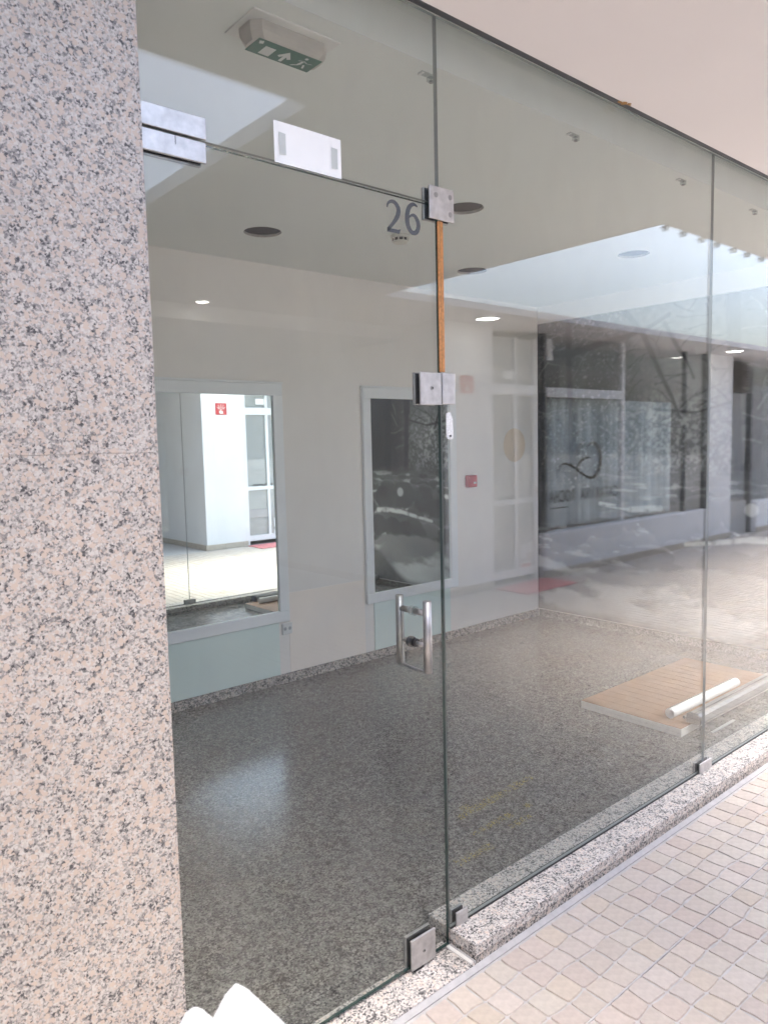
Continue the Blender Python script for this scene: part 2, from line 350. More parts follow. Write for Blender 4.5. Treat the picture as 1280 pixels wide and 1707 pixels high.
def corner(a, b):
    dx, dy = RA[a % 400, b % 80]*.012
    if a % 4 == 0: dx *= .25
    if b % 4 == 0: dy = 0
    return (XG0+a*CS+dx, YG0-b*CS+dy)
def stone_geo(i, j):
    """one cobble of the relief tile: wavy flat-topped quad with a sunken rim"""
    c = [corner(i, j), corner(i+1, j), corner(i+1, j+1), corner(i, j+1)]
    mx, my = sum(p[0] for p in c)/4, sum(p[1] for p in c)/4
    r = RB[i % 400, j % 80]; ring = []
    for k in range(4):
        a, b = c[k], c[(k+1) % 4]; dx, dy = b[0]-a[0], b[1]-a[1]; L = math.hypot(dx, dy)
        for t in (.06, .35, .65, .94):
            w_ = (r[k]-.5)*.006 if t in (.35, .65) else 0
            ring.append((a[0]+dx*t-dy/L*w_, a[1]+dy*t+dx/L*w_))
    n = len(ring); hz = (r[5]-.5)*.0012; out = []; top = []
    for x, y in ring:
        d = math.hypot(x-mx, y-my); k1, k2 = .0022/d, .0046/d
        out.append((x+(mx-x)*k1, y+(my-y)*k1, -.0036)); top.append((x+(mx-x)*k2, y+(my-y)*k2, hz))
    F = [(k, (k+1) % n, n+(k+1) % n, n+k)[::-1] for k in range(n)]+[tuple(range(n, 2*n))[::-1]]
    q = PAL[int(r[6]*len(PAL)) % len(PAL)]; g_ = .95+.10*r[7]
    return out+top, F, np.array(q)*g_*.73
PAL = [tuple(.7*a+.3*b for a, b in zip(c, (.672, .608, .552))) for c in PAL]
near, SV, SF, SCc = [], [], [], []
NI = int((17.5-XG0)/CS); NJ = int((YG0-(-3.46))/CS)
for i in range(40, NI):
    for j in range(NJ):
        cx, cy = XG0+(i+.5)*CS, YG0-(j+.5)*CS
        u, v = vis((cx, cy, 0))
        d = math.hypot(cx-CAM.x, cy-CAM.y)
        V, F, col = stone_geo(i, j)
        if -40 < u < PW+40 and 0 < v < PH+45 and cy < YS: near.append((d, V, F, col, cx, cy))
        else:
            o = len(SV); SV += V; SF += [tuple(k+o for k in f) for f in F]; SCc += [col]*len(V)
near.sort(key=lambda t: t[0])
for k, (d, V, F, col, cx, cy) in enumerate(near):
    if k >= 300:
        o = len(SV); SV += V; SF += [tuple(q+o for q in f) for f in F]; SCc += [col]*len(V); continue
    me = bpy.data.meshes.new('paver_stone'); me.from_pydata([(a-cx, b-cy, c) for a, b, c in V], [], F); me.update()
    color_attr(me, np.tile(col, (len(V), 1))); me.materials.append(M['stone'])
    o = bpy.data.objects.new('paver_stone', me); COL.objects.link(o); o.parent = pave; o.location = (cx, cy, 0)
me = bpy.data.meshes.new('paver_stone_field'); me.from_pydata(SV, [], SF); me.update(); color_attr(me, np.array(SCc)); me.materials.append(M['stone'])
o = bpy.data.objects.new('paver_stone_field', me); COL.objects.link(o); o.parent = pave; o['kind'] = 'stuff'
# cement fillet between sill and paving and the straight tile joint
m_ = MB(); m_.prism([(YS, .008), (YS-.004, .005), (YS-.016, 0.0004), (YS-.016, -.003), (YS, -.003)], lambda a, b, h: (h, a, b), .62, 5.3)
m_.build('cement_fillet', 'mortar', pave)
for k in (1, 2, 3):
    m_ = MB(); yj = YG0-4*k*CS; m_.box(-1, 6, yj-.0022, yj+.0022, -.0035, .0004); m_.build('tile_joint', 'grout', pave)

# shop floor
m_ = MB(); m_.poly([(-.6, 0.085, ZF), (XC, 0.085, ZF), (XC, YB, ZF), (-.6, YB, ZF)]); struct(m_.build('shop_floor', 'granite_floor'))
m_ = MB(); m_.poly([(-.6, -.02, ZF-.004), (XD+.05, -.02, ZF-.004), (XD+.05, .09, ZF-.004), (-.6, .09, ZF-.004)]); struct(m_.build('shop_floor_edge', 'granite_floor'))

# shop back wall, side walls
m_ = MB(); m_.box(-.7, XC+.15, YB, YB+.15, 0, ZT+.5); back = struct(m_.build('wall_back', 'wall'))
m_ = MB(); m_.box(XC, XC+.14, .02, YB-.002, 0, ZT+.5); side = struct(m_.build('wall_right', 'wall'))
m_ = MB(); m_.box(-.75, -.6, -.09, YB-.002, 0, ZT+.5); struct(m_.build('wall_left', 'wall'))
# ceiling with ragged downlight openings
HOLES = [(2.10, 1.865, .094), (2.645, .985, .09), (3.63, 1.84, .094), (4.10, .985, .09)]
bm = bmesh.new(); edges = []
def loop(pts):
    vs = [bm.verts.new((x, y, ZC)) for x, y in pts]
    for a, b in zip(vs, vs[1:]+vs[:1]): edges.append(bm.edges.new((a, b)))
YE = .128
loop([(-.6, YE), (XC, YE), (XC, YB), (-.6, YB)])
HP = []
for k, (hx, hy, hr) in enumerate(HOLES):
    pts = [(hx+hr*math.cos(2*math.pi*i/40)*(1+.03*random.random()), hy+hr*math.sin(2*math.pi*i/40)*(1+.03*random.random())) for i in range(40)]
    HP.append(pts); loop(pts)
bmesh.ops.triangle_fill(bm, use_beauty=True, use_dissolve=False, edges=edges)
me = bpy.data.meshes.new('ceiling'); bm.to_mesh(me); bm.free(); me.materials.append(M['ceil'])
ceil = bpy.data.objects.new('ceiling', me); COL.objects.link(ceil); struct(ceil); WL[ceil] = Vector((0, 0, 0))
for pts, (hx, hy, hr) in zip(HP, HOLES):
    b_ = MB(); n = len(pts)
    A = [b_.bm.verts.new((x, y, ZC)) for x, y in pts]; B = [b_.bm.verts.new((x, y, ZC+.013)) for x, y in pts]
    for i in range(n): b_.bm.faces.new((A[i], A[(i+1) % n], B[(i+1) % n], B[i]))
    C = [b_.bm.verts.new((hx+(x-hx)*1.5, hy+(y-hy)*1.5, ZC+.0135)) for x, y in pts]
    for i in range(n): b_.bm.faces.new((B[i], B[(i+1) % n], C[(i+1) % n], C[i]))
    b_.build('hole_rim', 'plaster', ceil)
    b_ = MB(); b_.tube((hx, hy, ZC+.02), (hx, hy, ZC+.25), hr*1.45, 32); b_.build('hole_cavity', 'dark', ceil)
# blind pocket above the glass
m_ = MB(); m_.box(-.6, XC, YE, YE+.013, ZC+.001, 2.95); m_.box(-.6, XC, -.10, YE+.012, 2.951, 2.97); m_.box(-.6, XC, -.028, -.012, ZT+.002, 2.95)
m_.build('blind_pocket', 'ceil', ceil)
m_ = MB(); m_.box(-.75, XC+.15, .135, YB+.15, 2.98, 3.1); struct(m_.build('shop_roof', 'concrete'))

# soffits of the gallery: our side, bridge, opposite side
YN, YFAR = -.64, -2.93
def soffit(name, x0, x1, y0, y1, label):
    m_ = MB(); m_.box(x0, x1, y0, y1, ZT, ZT+.06); o = struct(m_.build(name, 'soffit')); o['label'] = label; return o
sof = soffit('soffit', -9, 19, YN, -.0285+.0, 'pinkish white plaster soffit above the glass front')
soffit('soffit_left_shade', -9, .15, YFAR+.001, YN-.001, 'added unseen soffit left of the roof opening, dimming the pillar')  # unseen roof part, added to narrow the opening and dim the granite pillar
soffit('soffit_bridge', 1.52, 3.81, YFAR+.001, YN-.001, 'plaster soffit of the crossing between the roof openings')
sofo = soffit('soffit_opposite', -9, 19, -4.05, YFAR, 'plaster soffit over the opposite shops')
m_ = MB(); m_.box(XD-.9, XC+.2, -.0275, -.006, ZT+.0015, ZT+.03); m_.build('glazing_channel', 'darkframe', sof)
# rust mark where a fixing bled through
a = px(1040, 172, 2, ZT-.001)
m_ = MB()
for dx, dy, r, ex in ((0, 0, .010, 1.5), (.018, -.008, .008, 1.2), (-.018, .004, .007, 1.8), (.03, -.004, .004, 1)):
    m_.poly([(a.x+dx+math.cos(t)*r*ex*(.7+.5*random.random()), a.y+dy+math.sin(t)*r*(.7+.5*random.random()), ZT-.0015) for t in [2*math.pi*i/14 for i in range(14)]])
m_.build('rust_mark', 'rust', sof)
# little brackets along the edge of the roof opening
for k in range(11):
    m_ = MB(); x = 3.86+k*.19+random.uniform(-.03, .03); m_.box(x, x+.012, YN-.010, YN+.010, ZT-.030, ZT+.05); m_.box(x-.012, x+.024, YN-.020, YN-.010, ZT-.012, ZT-.006)
    m_.build('edge_bracket', 'louvre', sof)
# end walls of the gallery and the passage back wall
m_ = MB(); m_.box(18.5, 18.7, -9, 0, 0, ZT); struct(m_.build('gallery_end_wall_right', 'white'))
m_ = MB(); m_.box(-8.7, -8.5, -9, 0, 0, ZT); struct(m_.build('gallery_end_wall_left', 'white'))

# ================================================================== OPPOSITE BUILDING (seen mirrored in the glass)
ob = thing('opposite_building', 'white rendered row of shops mirrored in the glass front', 'building', (7.5, Y_OPP, 0))
def ob_wall(x0, x1, y0, y1, z0, z1, name='wall', mat='white', bev=0): m_ = MB(); m_.box(x0, x1, y0, y1, z0, z1, bev); return m_.build(name, mat, ob)
ob_wall(5.04, 5.72, -8, Y_OPP, 0, ZT-.001)                 # pillar with the alarm sign
ob_wall(5.722, 19, -9, -8.8, 0, ZT)                         # far wall behind
ob_wall(-9, 1.1, -8.0, Y_OPP-.05, 0, ZT-.001)
ob_wall(1.1, 5.039, -8.2, -8.0, 0, ZT)
ob_wall(1.101, 5.039, -8.0, -4.052, 2.50, ZT+.1, 'passage_ceiling')
ob_wall(5.722, 19, -9, -4.052, ZT+.001, ZT+.15, 'roof', 'concrete')
ob_wall(-9, 1.1, -9, -4.052, ZT+.001, ZT+.15, 'roof', 'concrete')
ob_wall(10.22, 10.95, -6, Y_OPP, 0, ZT-.001)                # second pillar
ob_wall(6.50, 10.219, -3.62, Y_OPP+.04, 0, .485, 'window_riser', 'white', .02)
ob_wall(11.76, 16.0, -3.62, Y_OPP+.04, 0, .485, 'window_riser', 'white', .02)
ob_wall(16.0, 19, -6, Y_OPP, 0, ZT-.001)
for x0, x1, y in ((5.02, 5.722, Y_OPP+.012), (6.49, 10.20, Y_OPP+.052), (10.21, 10.955, Y_OPP+.012), (11.755, 16, Y_OPP+.052)):
    k = 0; x = x0
    while x < x1-.01:
        xe = min(x+.31, x1); ob_wall(x, xe-.003, y-.02, y, 0, .078, 'skirting_tile', 'plinth'); x = xe
ob_wall(5.022, 5.04, -7.9, Y_OPP+.01, 0, .078, 'skirting_tile', 'plinth')
# access panel on the pillar
ob_wall(5.36, 5.68, Y_OPP, Y_OPP+.004, 2.425, 2.60, 'access_panel')
# glazed door
dr = ob_wall(5.725, 5.775, -3.60, -3.54, 0.0, 2.55, 'door_frame', 'whiteframe')
m_ = MB(); m_.box(6.435, 6.485, -3.60, -3.54, 0, 2.55); m_.box(5.776, 6.434, -3.60, -3.541, 1.965, 2.07); m_.box(5.776, 6.434, -3.59, -3.545, .83, .885)
m_.box(6.12, 6.165, -3.59, -3.546, .14, 1.964); m_.box(6.12, 6.165, -3.59, -3.546, 2.071, 2.55); m_.box(5.776, 6.434, -3.60, -3.542, .06, .139); m_.build('door_bars', 'whiteframe', dr)
m_ = MB(); m_.box(5.776, 6.434, -3.572, -3.564, .139, 2.55); m_.build('pane', 'glass_dark', dr)
m_ = MB(); m_.box(5.777, 6.433, -3.58, -3.575, .14, 1.963); m_.box(5.777, 6.433, -3.58, -3.575, 2.072, 2.54); m_.build('grey_film', 'doorfilm', dr)
m_ = MB(); m_.box(5.78, 6.43, -3.563, -3.561, .41, .54); m_.build('frosted_band', 'frosted', dr)
m_ = MB(); m_.box(6.22, 6.33, -3.5635, -3.5615, .24, .385); m_.build('notice', 'paper', dr)
m_ = MB(); m_.box(6.34, 6.43, -3.5632, -3.5612, .29, .40); m_.build('notice', 'paper', dr)
m_ = MB(); m_.box(6.22, 6.41, -3.5635, -3.5615, .12, .20); m_.build('notice', 'paper', dr)
m_ = MB(); m_.box(6.24, 6.39, -3.5612, -3.5606, .14, .18); m_.build('notice_print', 'red', dr)
m_ = MB(); m_.box(5.97, 6.17, -3.5637, -3.5610, 2.12, 2.205); m_.build('notice', 'paper', dr)
for z in (1.13, 1.06):
    m_ = MB(); m_.box(5.80, 6.40, -3.5630, -3.5618, z, z+.008); m_.build('film_line', 'doorfilm', dr)
text_mesh('phone_number', '227349222', .085, 'text', dr, (6.05, -3.5605, .86), ROT_OPP, .95)
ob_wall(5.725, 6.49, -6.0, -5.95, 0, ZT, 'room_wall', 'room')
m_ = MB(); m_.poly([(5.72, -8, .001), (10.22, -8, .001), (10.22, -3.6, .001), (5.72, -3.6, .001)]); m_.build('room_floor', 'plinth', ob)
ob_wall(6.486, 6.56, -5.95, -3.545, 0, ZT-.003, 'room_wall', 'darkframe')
# display window with curtains
wn_ = MB(); wn_.box(6.561, 6.61, -3.57, -3.51, .486, ZT-.004); wn = wn_.build('display_window', 'darkframe', ob)
m_ = MB(); m_.box(6.611, 8.08, -3.565, -3.515, 1.955, 2.055); m_.box(8.081, 8.14, -3.566, -3.514, .486, ZT-.004); m_.build('window_bar', 'whiteframe', wn)
m_ = MB(); m_.box(9.60, 9.64, -3.566, -3.514, .486, ZT-.004); m_.box(10.16, 10.215, -3.566, -3.514, .486, ZT-.004); m_.build('window_bar', 'darkframe', wn)
m_ = MB(); m_.box(6.611, 10.159, -3.545, -3.537, .487, ZT-.005); m_.build('pane', 'glass_dark', wn)
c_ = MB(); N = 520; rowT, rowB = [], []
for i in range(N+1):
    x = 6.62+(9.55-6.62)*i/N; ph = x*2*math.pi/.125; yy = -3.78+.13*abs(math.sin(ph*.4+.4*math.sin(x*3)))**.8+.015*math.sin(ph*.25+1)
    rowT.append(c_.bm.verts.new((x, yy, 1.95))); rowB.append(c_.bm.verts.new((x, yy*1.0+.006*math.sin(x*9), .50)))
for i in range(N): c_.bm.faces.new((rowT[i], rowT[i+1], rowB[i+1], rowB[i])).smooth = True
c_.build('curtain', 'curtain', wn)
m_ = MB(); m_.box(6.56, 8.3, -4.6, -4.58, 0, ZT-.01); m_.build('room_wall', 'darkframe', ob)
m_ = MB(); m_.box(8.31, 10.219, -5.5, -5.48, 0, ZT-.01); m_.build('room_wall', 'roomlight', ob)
for hx, hz in ((6.515, 1.418), (6.485, .951)):
    m_ = MB(); m_.box(hx-.03, hx+.05, -3.535, -3.50, hz-.04, hz+.04, .006); m_.build('hinge', 'black', wn)
m_ = MB(); m_.box(6.64, 6.75, -3.5365, -3.5345, 2.345, 2.57); m_.build('window_notice', 'paper', wn)
YL = -3.532
def vp(cx, cy): q = px(880+cx*.2422, 520+cy*.2422, 1, -YL); return (q.x, q.z)
lf = lambda a, b: (a, YL, b)
m_ = MB()
def stroke(pts, wd): m_.ribbon(smooth_path([vp(*p)+(w_*wd,) for p, w_ in pts], 7), lf)
stroke([((405, 925), .4), ((430, 905), .8), ((462, 910), 1), ((490, 965), 1.5), ((492, 1055), 1.6), ((455, 1130), 1.2), ((405, 1135), .9), ((345, 1090), .8), ((290, 1055), .8), ((245, 1045), .7), ((215, 1075), .6), ((210, 1110), .4)], .034)
stroke([((345, 985), .4), ((342, 945), .7), ((355, 912), .7), ((385, 905), .5)], .032)
stroke([((425, 1000), .5), ((385, 1008), .8), ((355, 1035), 1), ((338, 1080), .9), ((330, 1135), .5)], .032)
m_.build('script_emblem', 'gold', wn)
for k, ch in enumerate('CATARINA ROCHA'):
    if ch != ' ': text_mesh('letter', ch, .185, 'text', wn, (7.985-k*.0965, -3.5335, .80), ROT_OPP, .66)
m_ = MB(); m_.box(6.70, 7.02, -3.534, -3.533, .73, .742); m_.build('name_rule', 'text', wn)
# far unit: louvre, door, window
m_ = MB(); m_.box(10.951, 11.75, -3.70, -3.68, 2.12, 2.60); lv = m_.build('louvre_panel', 'dark', ob)
for k in range(11):
    m_ = MB(); z = 2.14+k*.042; m_.prism([(-3.675, z), (-3.655, z+.0), (-3.60, z+.026), (-3.62, z+.026)], lambda a, b, h: (h, a, b), 10.96, 11.74); m_.build('slat', 'louvre', lv)
m_ = MB(); m_.box(10.951, 11.75, -3.60, -3.59, .0, .5); m_.build('door_kick_panel', 'doorfilm', ob)
m_ = MB(); m_.box(10.951, 11.75, -3.595, -3.585, .501, 2.119); m_.build('pane', 'glass_dark', ob)
m_ = MB(); m_.box(11.68, 11.755, -3.62, -3.55, .0, 2.119); m_.build('door_frame', 'darkframe', ob)
m_ = MB(); m_.box(11.762, 16.0, -3.57, -3.562, .486, ZT-.004); m_.build('pane', 'glass_dark', ob)
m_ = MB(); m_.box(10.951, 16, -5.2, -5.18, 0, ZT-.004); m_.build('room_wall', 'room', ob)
m_ = MB(); m_.box(11.60, 11.72, -3.565, -3.535, .95, 1.04, .008); m_.build('lock', 'black', ob)
# alarm sign and call point on the pillar
def fire_sign():
    t = thing('fire_alarm_sign', 'square red fire alarm sign with pale hand and rays on the white pillar opposite', 'sign', (5.35, Y_OPP, 2.04))
    m_ = MB(); m_.box(5.262, 5.442, Y_OPP+.001, Y_OPP+.005, 1.958, 2.125); m_.build('plate', 'red', t)
    f = lambda a, b: (5.352-(a-.5)*.18, Y_OPP+.0058, 1.958+b*.167)
    m_ = MB()
    for a0, b0, a1, b1 in ((.5, .66, .5, .92), (.36, .64, .26, .86), (.64, .64, .74, .86), (.30, .57, .12, .66), (.70, .57, .88, .66)): m_.ribbon([(a0, b0, .045), (a1, b1, .045)], f)
    m_.ribbon(smooth_path([(.22, .5, .05), (.36, .58, .05), (.5, .60, .05), (.64, .58, .05), (.78, .5, .05)], 4), f)
    m_.ribbon([(.36, .46, .04), (.64, .46, .04)], f); m_.ribbon([(.5, .46, .04), (.5, .36, .05)], f)
    m_.build('pictogram_rays', 'signwhite', t)
    m_ = MB(); m_.poly([f(a, b) for a, b in ((.34, .10), (.62, .10), (.70, .26), (.66, .36), (.58, .30), (.56, .40), (.46, .40), (.45, .30), (.34, .34))]); m_.build('pictogram_hand', 'signwhite', t)
fire_sign()
m_ = MB()
A = [px(828, 983, 2, .012), px(905, 965, 2, .012), px(960, 972, 2, .012), px(880, 993, 2, .012)]
m_.box(5.68, 6.50, -3.45, -3.04, .0015, .013, .003)
tag(m_.build('door_mat', 'mat'), 'red ribbed door mat lying before the glazed door opposite', 'mat')
# downlights in the opposite soffit
def downlight(x, y, label, r=.10):
    t = thing('downlight', label, 'ceiling light', (x, y, ZT), 'round downlights of the gallery')
    m_ = MB(); n = 32
    for r0_, r1_, z0_, z1_ in ((r*1.22, r, -.0005, -.009), ):
        A = [m_.bm.verts.new((x+r0_*math.cos(2*math.pi*i/n), y+r0_*math.sin(2*math.pi*i/n), ZT+z0_)) for i in range(n)]
        B = [m_.bm.verts.new((x+r1_*math.cos(2*math.pi*i/n), y+r1_*math.sin(2*math.pi*i/n), ZT+z1_)) for i in range(n)]
        for i in range(n): m_.bm.faces.new((A[i], A[(i+1) % n], B[(i+1) % n], B[i]))
    m_.build('trim_ring', 'plate', t)
    m_ = MB(); m_.tube((x, y, ZT-.0045), (x, y, ZT-.0075), r*.985, 32); m_.build('diffuser', 'lamp', t)
downlight(5.31, -3.19, 'lit round downlight above the white pillar with the red alarm sign')
downlight(10.22, -3.15, 'lit round downlight near the brown louvre at the right')
downlight(2.80, -3.88, 'lit round downlight reflected faintly on the cream wall above the mirror', .05)

# ================================================================== SHOP FRONT
# granite pillar of slabs
XP = .614; YP = -.107
gp = thing('granite_pillar', 'broad pillar clad in speckled pink granite slabs left of the glass door', 'pillar', (0, YP, 0))
m_ = MB(); m_.box(-.9, XP-.012, YP+.026, -.0282, 0, ZT-.002); m_.build('core', 'joint', gp)
m_ = MB(); m_.box(XP-.011, XP, YP+.0265, .14, 0, ZT-.002); m_.build('granite_return', 'granite_pink', gp)
JX, JZ = .292, 1.492
for x0, x1, z0, z1 in ((JX+.0002, XP, 0.0, JZ-.0003), (JX+.0002, XP, JZ+.0003, ZT-.002), (-.9, JX-.0002, 0, .93), (-.9, JX-.0002, .931, ZT-.002)):
    m_ = MB(); m_.box(x0, x1, YP, YP+.025, z0, z1, .0)
    es = [e for e in m_.bm.edges if all(abs(v.co.y-YP) < 1e-6 for v in e.verts) and (abs(e.verts[0].co.x-e.verts[1].co.x) < 1e-6 and abs(e.verts[0].co.x-XP) < 1e-6)]
    bmesh.ops.bevel(m_.bm, geom=es, offset=.009, segments=2, affect='EDGES')
    m_.build('granite_slab', 'granite_pink', gp)
# window sill and threshold
t = thing('window_sill', 'long speckled grey granite sill under the fixed glass panels', 'sill', (XD, YS, 0))
m_ = MB(); m_.box(XD+.004, XC+.14, YS, .088, -.01, .030); m_.build('riser', 'granite_skirt', t)
m_ = MB(); m_.box(XD+.003, XC+.14, YS-.002, .09, .0312, ZS, .002); m_.build('granite_slab', 'granite_sill', t)
m_ = MB(); m_.box(XD, XD+.0035, YS-.001, -.004, .0125, .020); m_.build('mortar_line', 'grout', t)
t = thing('door_threshold', 'low speckled granite threshold below the glass door', 'threshold', (1.0, YS, 0))
m_ = MB(); m_.box(XP-.05, XD+.0025, YS+.001, .03, -.01, ZTH, .002); m_.build('granite_slab', 'granite_sill', t)
m_ = MB(); m_.box(XD-.012, XD+.0022, YS+.004, -.002, ZTH+.0002, ZTH+.005); m_.build('cement_smear', 'plate', t)

def pane(x0, x1, z0, z1, name, parent, y0=-.005, y1=.005, em='glass_edge'):
    m_ = MB(); m_.box(x0, x1, y0, y1, z0, z1); bmesh.ops.recalc_face_normals(m_.bm, faces=m_.bm.faces)
    for f in m_.bm.faces: f.material_index = 0 if abs(f.normal.y) > .5 else 1
    return m_.build(name, ['glass', em], parent)
def plate(parent, x0, x1, z0, z1, name='fitting_plate', mat='steel_dull', th=.007, inner=True, bev=.0012):
    m_ = MB(); m_.box(x0, x1, -.0150, -.0150+th, z0, z1, bev); o = m_.build(name, mat, parent)
    m_ = MB(); m_.box(x0+.003, x1-.003, -.0150+th+.0003, -.0052, z0+.003, z1-.003); m_.build('gasket', 'black', o)
    if inner:
        m_ = MB(); m_.box(x0, x1, .0095, .0185, z0, z1, bev); m_.build('inner_plate', mat, o)
        m_ = MB(); m_.box(x0+.003, x1-.003, .0052, .0092, z0+.003, z1-.003); m_.build('gasket', 'black', o)
    return o
def screw(parent, x, z, r=.0055, y=-.0151, hole=True):
    m_ = MB(); m_.tube((x, y+.0005, z), (x, y-.0012, z), r, 16, r*.85); o = m_.build('screw', 'screw', parent)
    if hole:
        m_ = MB(); m_.tube((x+r*.15, y-.0011, z), (x+r*.15, y-.0016, z), r*.5, 6); m_.build('socket', 'black', o)
    return o

# ---- glass door
gd = thing('glass_door', 'frameless glass door numbered 26 with steel pull handles', 'door', (1.0, 0, ZTH))
XDL = .56
pane(XDL, XD-.004, ZDB, ZDT-.003, 'pane', gd)
pt = plate(gd, .56, .789, 2.089, 2.131, 'hinge_plate', 'steel'); 
m_ = MB(); m_.box(.720, .7212, -.0155, -.0149, 2.113, 2.130); m_.build('hinge_seam', 'black', pt)
lk_ = plate(gd, 1.394, 1.4725, 1.600, 1.687, 'lock_case', 'steel_dull', th=.007)
screw(lk_, 1.436, 1.645, .0062)
bp_ = plate(gd, 1.320, 1.414, .018, .108, 'bottom_fitting', 'steel_dull')
screw(bp_, 1.368, .060, .0055)
m_ = MB(); m_.box(1.330, 1.365, -.016, .016, ZTH+.0005, .0175); m_.build('floor_bolt', 'black', bp_)
# digits 2 and 6
def digit(pts, name, x0, bar=None):
    H_, f = .079, None
    z0 = 2.036 if name == 'digit_two' else 2.043
    pts = [(p[0], p[1], p[2]*1.25) for p in pts]; f = lambda a, b: (x0+a*H_*1.04, -.0056, z0+b*H_)
    m_ = MB(); m_.ribbon(smooth_path(pts, 8), f)
    if bar: m_.poly([f(*p) for p in bar])
    for v in m_.bm.verts: pass
    ex = bmesh.ops.extrude_face_region(m_.bm, geom=list(m_.bm.faces))
    for v in ex['geom']:
        if isinstance(v, bmesh.types.BMVert): v.co.y += .0004
    return m_.build(name, 'digit', gd)
digit([(.03, .76, .03), (.07, .89, .06), (.20, .975, .085), (.36, .96, .11), (.49, .82, .13), (.49, .65, .135), (.40, .47, .12), (.24, .27, .095), (.05, .07, .09)], 'digit_two', 1.294,
      [(.01, .0), (.52, .0), (.58, .15), (.53, .15), (.50, .125), (.03, .125)])
digit([(.50, .92, .04), (.40, .965, .075), (.28, .955, .10), (.14, .83, .125), (.06, .62, .14), (.05, .40, .145), (.09, .22, .14), (.20, .08, .125), (.32, .045, .115), (.45, .10, .125), (.53, .27, .13), (.51, .44, .13), (.42, .57, .11), (.32, .62, .085), (.20, .58, .06), (.12, .50, .04)], 'digit_six', 1.361)
# pull handle
a = px(708, 1003, 1, -.055); b = px(716, 1121, 1, -.055); c = px(664, 993, 1, .055); d = px(671, 1117, 1, .055)
xo = (a.x+b.x)/2; xi = (c.x+d.x)/2; xm = (xo+xi)/2
ph = MB(); ph.tube((xm, -.055, a.z), (xm, -.055, b.z), .0115, 24); ph = ph.build('pull_bar', 'steel', gd)
m_ = MB(); m_.tube((xm, .055, a.z+.002), (xm, .055, b.z+.004), .0115, 24); m_.build('inner_pull_bar', 'steel', gd)
zs = a.z-.034
m_ = MB(); m_.tube((xm, -.045, zs), (xm, -.0075, zs), .0085, 16); m_.tube((xm, .0075, zs), (xm, .046, zs), .0085, 16); m_.build('standoff', 'steel', gd)
m_ = MB(); m_.tube((xm, -.0078, zs), (xm, -.0053, zs), .013, 20); m_.tube((xm, .0053, zs), (xm, .0078, zs), .013, 20); m_.build('washer', 'clear', gd)
zl = a.z-.122
m_ = MB(); m_.tube((xm, .0075, zl), (xm, .046, zl), .0075, 16); m_.tube((xm, -.045, zl), (xm, -.0075, zl), .0055, 16); m_.build('standoff', 'steel_dull', gd)
m_ = MB(); m_.tube((xm, .0053, zl), (xm, .016, zl), .015, 18); m_.tube((xm, -.012, zl), (xm, -.0053, zl), .012, 18); m_.build('washer', 'black', gd)
m_ = MB(); m_.path(smooth_path([(xm-.004, .040, a.z-.04), (xm-.004, .040, a.z-.12), (xm-.004, .040, b.z+.016), (xm-.004, .034, b.z+.006), (xm-.004, .0, b.z+.003), (xm-.004, -.040, b.z+.002), (xm-.003, -.050, b.z+.006)], 5), .0042, 10); m_.build('lower_loop', 'steel', gd)
# ---- transom above the door
tp = thing('transom_panel', 'fixed glass transom above the numbered door', 'glass panel', (1.0, 0, ZDT))
pane(XDL, XD-.003, ZDT+.004, ZT-.001, 'pane', tp, em='joint_edge')
plate(tp, .56, .791, 2.137, 2.181, 'hinge_plate', 'steel')
# ---- fixed panels
p1 = thing('glass_panel', 'large clear glass panel between the door and the joint, with steel patch fitting', 'glass panel', (2.2, 0, ZS), 'fixed glass panels of the shop front')
pane(XD+.001, XJ-.0012, ZS+.004, ZT-.001, 'pane', p1, em='joint_edge')
pf = plate(p1, 1.4395, 1.531, 2.0935, 2.1785, 'patch_fitting', 'steel_dull')
for sx_, sz_ in ((1.4625, 2.156), (1.516, 2.158), (1.516, 2.113)): screw(pf, sx_, sz_, .0075, hole=False)
m_ = MB(); m_.box(1.4755, 1.526, -.0160, -.0095, 1.602, 1.688, .003, seg=3); ks = m_.build('lock_keeper', 'steel_dull', p1)
m_ = MB(); m_.box(1.4755, 1.526, .0095, .0195, 1.602, 1.688, .004); m_.build('inner_plate', 'steel_dull', ks)
m_ = MB(); m_.box(1.4755+.003, 1.523, -.0092, -.0053, 1.605, 1.685); m_.build('gasket', 'black', ks)
m_ = MB(); m_.prism([(1.496+.0, 1.513), (1.503, 1.506), (1.516, 1.505), (1.5225, 1.512), (1.5235, 1.53), (1.521, 1.545), (1.5225, 1.566), (1.516, 1.569), (1.513, 1.579), (1.505, 1.581), (1.4965, 1.576)], lambda a, b, h: (a, h, b), -.0085, -.0053); wp = m_.build('worn_keeper_plate', 'worn', p1)
m_ = MB(); m_.tube((1.511, -.0084, 1.515), (1.511, -.0092, 1.515), .0035, 12); m_.build('screw_hole', 'black', wp)
m_ = MB(); m_.box(XD-.0075, XD+.0125, -.0092, -.0052, 1.690, 2.091, .0008); sl = m_.build('amber_seal', 'wood', p1)
m_ = MB(); m_.box(XD-.0005, XD+.0012, -.0099, -.0093, 1.690, 2.091); m_.build('seal_groove', 'rust', sl)
def clip(parent, x0, x1, z0, z1): return plate(parent, x0, x1, z0, z1, 'glass_clip', 'steel_dull')
clip(p1, 1.503, 1.551, ZS+.0005, .110)
m_ = MB(); m_.box(XD+.003, XC, -.009, .009, ZS+.0003, ZS+.0037); m_.build('base_seal', 'black', p1)
p2 = thing('glass_panel', 'clear glass panel right of the joint in front of the board on the floor', 'glass panel', (4.0, 0, ZS), 'fixed glass panels of the shop front')
pane(XJ+.0012, XC+.1, ZS+.004, ZT-.001, 'pane', p2, em='joint_edge')
